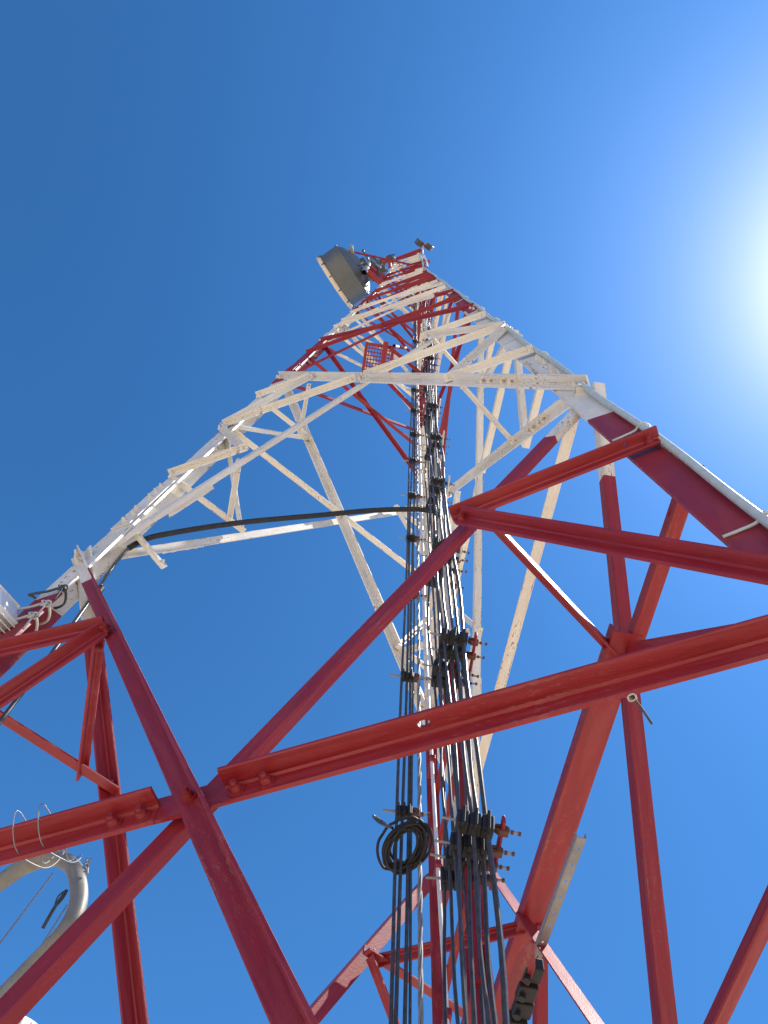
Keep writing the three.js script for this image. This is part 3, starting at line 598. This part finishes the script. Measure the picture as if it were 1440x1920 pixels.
{ // pair of white flood lights strapped to the left leg
  const G = 'white lamp heads strapped to the left leg';
  const mk = (pos, ry, rz, label) => {
    const t = thing('flood_light', pos, label, 'flood light'); t.rotation.set(0.2, ry, rz); t.scale.setScalar(0.82);
    const s = new THREE.Shape(); s.moveTo(-0.1, -0.05); s.lineTo(0.1, -0.08); s.lineTo(0.1, 0.08); s.lineTo(-0.1, 0.05); s.closePath();
    const g = new THREE.ExtrudeGeometry(s, { depth: 0.12, bevelEnabled: true, bevelSize: 0.006, bevelThickness: 0.006, bevelSegments: 2 }); g.translate(0, 0, -0.06); mesh('housing', g, M.housing, t);
    const v = new RoundedBoxGeometry(0.012, 0.19, 0.16, 1, 0.004); v.translate(0.112, 0, 0); mesh('visor', v, M.housing, t);
    const f = new RoundedBoxGeometry(0.006, 0.15, 0.12, 1, 0.002); f.translate(0.122, 0, 0); mesh('glass', f, M.dark, t);
    for (let k = 0; k < 4; k++) { const q = new RoundedBoxGeometry(0.07, 0.006, 0.1, 1, 0.002); q.translate(-0.12, -0.036 + 0.024 * k, 0); mesh('fin', q, M.housing, t); }
    return t;
  };
  mk(V(-2.95, 5.86, 3.66), 2.6, 0.9, 'upper white flood light strapped to the left leg');
  mk(V(-3.04, 5.52, 3.72), 2.9, 0.7, 'lower white flood light at the left edge beside the leg');
  const e = leg('R', 0).sub(leg('L', 0)).normalize(), n = faceN('L', 'R'), e2 = leg('B', 0).sub(leg('L', 0)).normalize();
  [6.28, 6.0, 5.8].forEach((h, k) => {
    const c = leg('L', h), pts = [c.clone().addScaledVector(e, 0.27).addScaledVector(n, 0.01), c.clone().addScaledVector(e, 0.12).addScaledVector(n, 0.03), c.clone().addScaledVector(e, -0.05).addScaledVector(n, 0.05), c.clone().addScaledVector(e2, -0.03), c.clone().addScaledVector(e2, 0.12).addScaledVector(e, -0.03), c.clone().addScaledVector(e, 0.2).addScaledVector(n, -0.12)].map(W3);
    const t = thing('leg_tie', W3(c), ['dark tie band around the left leg at the colour change', 'pale tie band around the left leg below the dark band', 'lowest pale tie band around the left leg'][k], 'tie band');
    tube('band', pts, k ? 0.006 : 0.0055, k ? M.tie : M.dark, t, { closed: true, seg: 60, rad: 6 });
    const kn = new THREE.TorusKnotGeometry(0.014, 0.004, 40, 6, 2, 3); const q = W3(c.clone().addScaledVector(e, 0.26).addScaledVector(n, 0.02)).sub(t.position); kn.translate(q.x, q.y, q.z); mesh('knot', kn, k ? M.tie : M.dark, t);
    tube('tail', [W3(c.clone().addScaledVector(e, 0.26).addScaledVector(n, 0.02)), W3(c.clone().addScaledVector(e, 0.29).addScaledVector(n, 0.03).add(P3(0, -0.1, 0))), W3(c.clone().addScaledVector(e, 0.28).addScaledVector(n, 0.02).add(P3(0, -0.22, 0)))], 0.004, k ? M.tie : M.dark, t, { rad: 5 });
  });
}
{ // ribbed white cover low at the left
  const t = thing('ribbed_cover', V(-1.12, 1.97, 2.98), 'rounded white ribbed plastic cover at the lower left corner', 'cover'); t.scale.setScalar(0.6);
  const prof = [[0, 0.075], [0.07, 0.072], [0.115, 0.055], [0.13, 0.025], [0.13, -0.09], [0.12, -0.1]].map((p) => new THREE.Vector2(...p));
  mesh('shell', new THREE.LatheGeometry(prof, 40), M.housing, t);
  for (let k = 0; k < 28; k++) { const a = k / 28 * Math.PI * 2, g = new RoundedBoxGeometry(0.009, 0.13, 0.012, 1, 0.003); g.translate(0, -0.03, 0.132); g.rotateY(a); mesh('rib', g, M.housing, t); }
}
{ // perforated strut clamped to the heavy beam
  const a = P3(1.464, 4.36, 3.936), b = P3(1.365, 4.42, 5.15), t = thing('perforated_strut', W3(mid(a, b)), 'grey perforated steel strut beside the heavy red beam', 'strut');
  const len = a.distanceTo(b) * U, ax = W3(a).sub(W3(b)).normalize();
  const q = new THREE.Quaternion().setFromUnitVectors(new THREE.Vector3(1, 0, 0), ax); t.quaternion.copy(q);
  const s = new THREE.Shape(); s.moveTo(-len / 2, -0.014); s.lineTo(len / 2, -0.014); s.lineTo(len / 2, 0.014); s.lineTo(-len / 2, 0.014); s.closePath();
  for (let x = -len / 2 + 0.04; x < len / 2 - 0.02; x += 0.075) { const h = new THREE.Path(); h.absellipse(x, 0, 0.006, 0.004, 0, Math.PI * 2, true); s.holes.push(h); }
  const web = new THREE.ExtrudeGeometry(s, { depth: 0.003, bevelEnabled: false, curveSegments: 8 }); web.rotateX(Math.PI / 2); mesh('web', web, M.galv, t);
  for (const z of [-0.0155, 0.0155]) { const g = new THREE.BoxGeometry(len, 0.02, 0.003); g.translate(0, 0.009, z); mesh('flange', g, M.galv, t); }
}
{ // dark connector blocks with a red plate at the end of the heavy beam
  const t = thing('connector_block', V(1.24, 4.1, 5.1), 'dark block of cable connectors hung under the heavy red beam', 'connector block');
  const dir = W3(P3(1.226, 4.2, 5.5)).sub(W3(P3(1.29, 4.2, 4.75))).normalize(); t.rotation.y = Math.atan2(dir.x, dir.z);
  for (let k = 0; k < 5; k++) {
    const g = new RoundedBoxGeometry(0.062, 0.045 + 0.008 * (k % 2), 0.068, 2, 0.005); g.translate(0.004 * (k % 2), -0.01 * k, -0.13 + k * 0.072); const m = mesh('module', g, M.rubber, t);
    const c = new THREE.CylinderGeometry(0.01, 0.013, 0.03, 12); c.rotateZ(0.3); c.translate(0.02, -0.03 - 0.01 * k, -0.13 + k * 0.072); mesh('plug', c, M.rubber, m);
  }
  const pa = P3(1.219, 4.08, 4.56), pb = P3(1.135, 4.12, 5.75), pl = thing('pointed_plate', W3(mid(pa, pb)), 'pointed salmon red steel plate in front of the connector block', 'plate');
  const s = new THREE.Shape(), L = pa.distanceTo(pb) * U; s.moveTo(-L / 2, -0.032); s.lineTo(L / 2 - 0.09, -0.032); s.lineTo(L / 2, -0.006); s.lineTo(L / 2, 0.006); s.lineTo(L / 2 - 0.09, 0.032); s.lineTo(-L / 2, 0.032); s.closePath();
  const h = new THREE.Path(); h.absellipse(L / 2 - 0.1, 0, 0.02, 0.005, 0, 6.283, true); s.holes.push(h);
  const g = new THREE.ExtrudeGeometry(s, { depth: 0.008, bevelEnabled: true, bevelSize: 0.001, bevelThickness: 0.001, bevelSegments: 1 }); 
  const uv = g.attributes.uv; for (let i = 0; i < uv.count; i++) uv.setXY(i, uv.getX(i) * 0.5, uv.getY(i) * 8);
  const m = mesh('plate', g, RED, pl); { const x = W3(pa).sub(W3(pb)).normalize(), z0 = new THREE.Vector3(-0.45, -0.75, 0.5), y = new THREE.Vector3().crossVectors(z0, x).normalize(), z = new THREE.Vector3().crossVectors(x, y); pl.quaternion.setFromRotationMatrix(new THREE.Matrix4().makeBasis(x, y, z)); }
}
renderer.render(scene, camera);
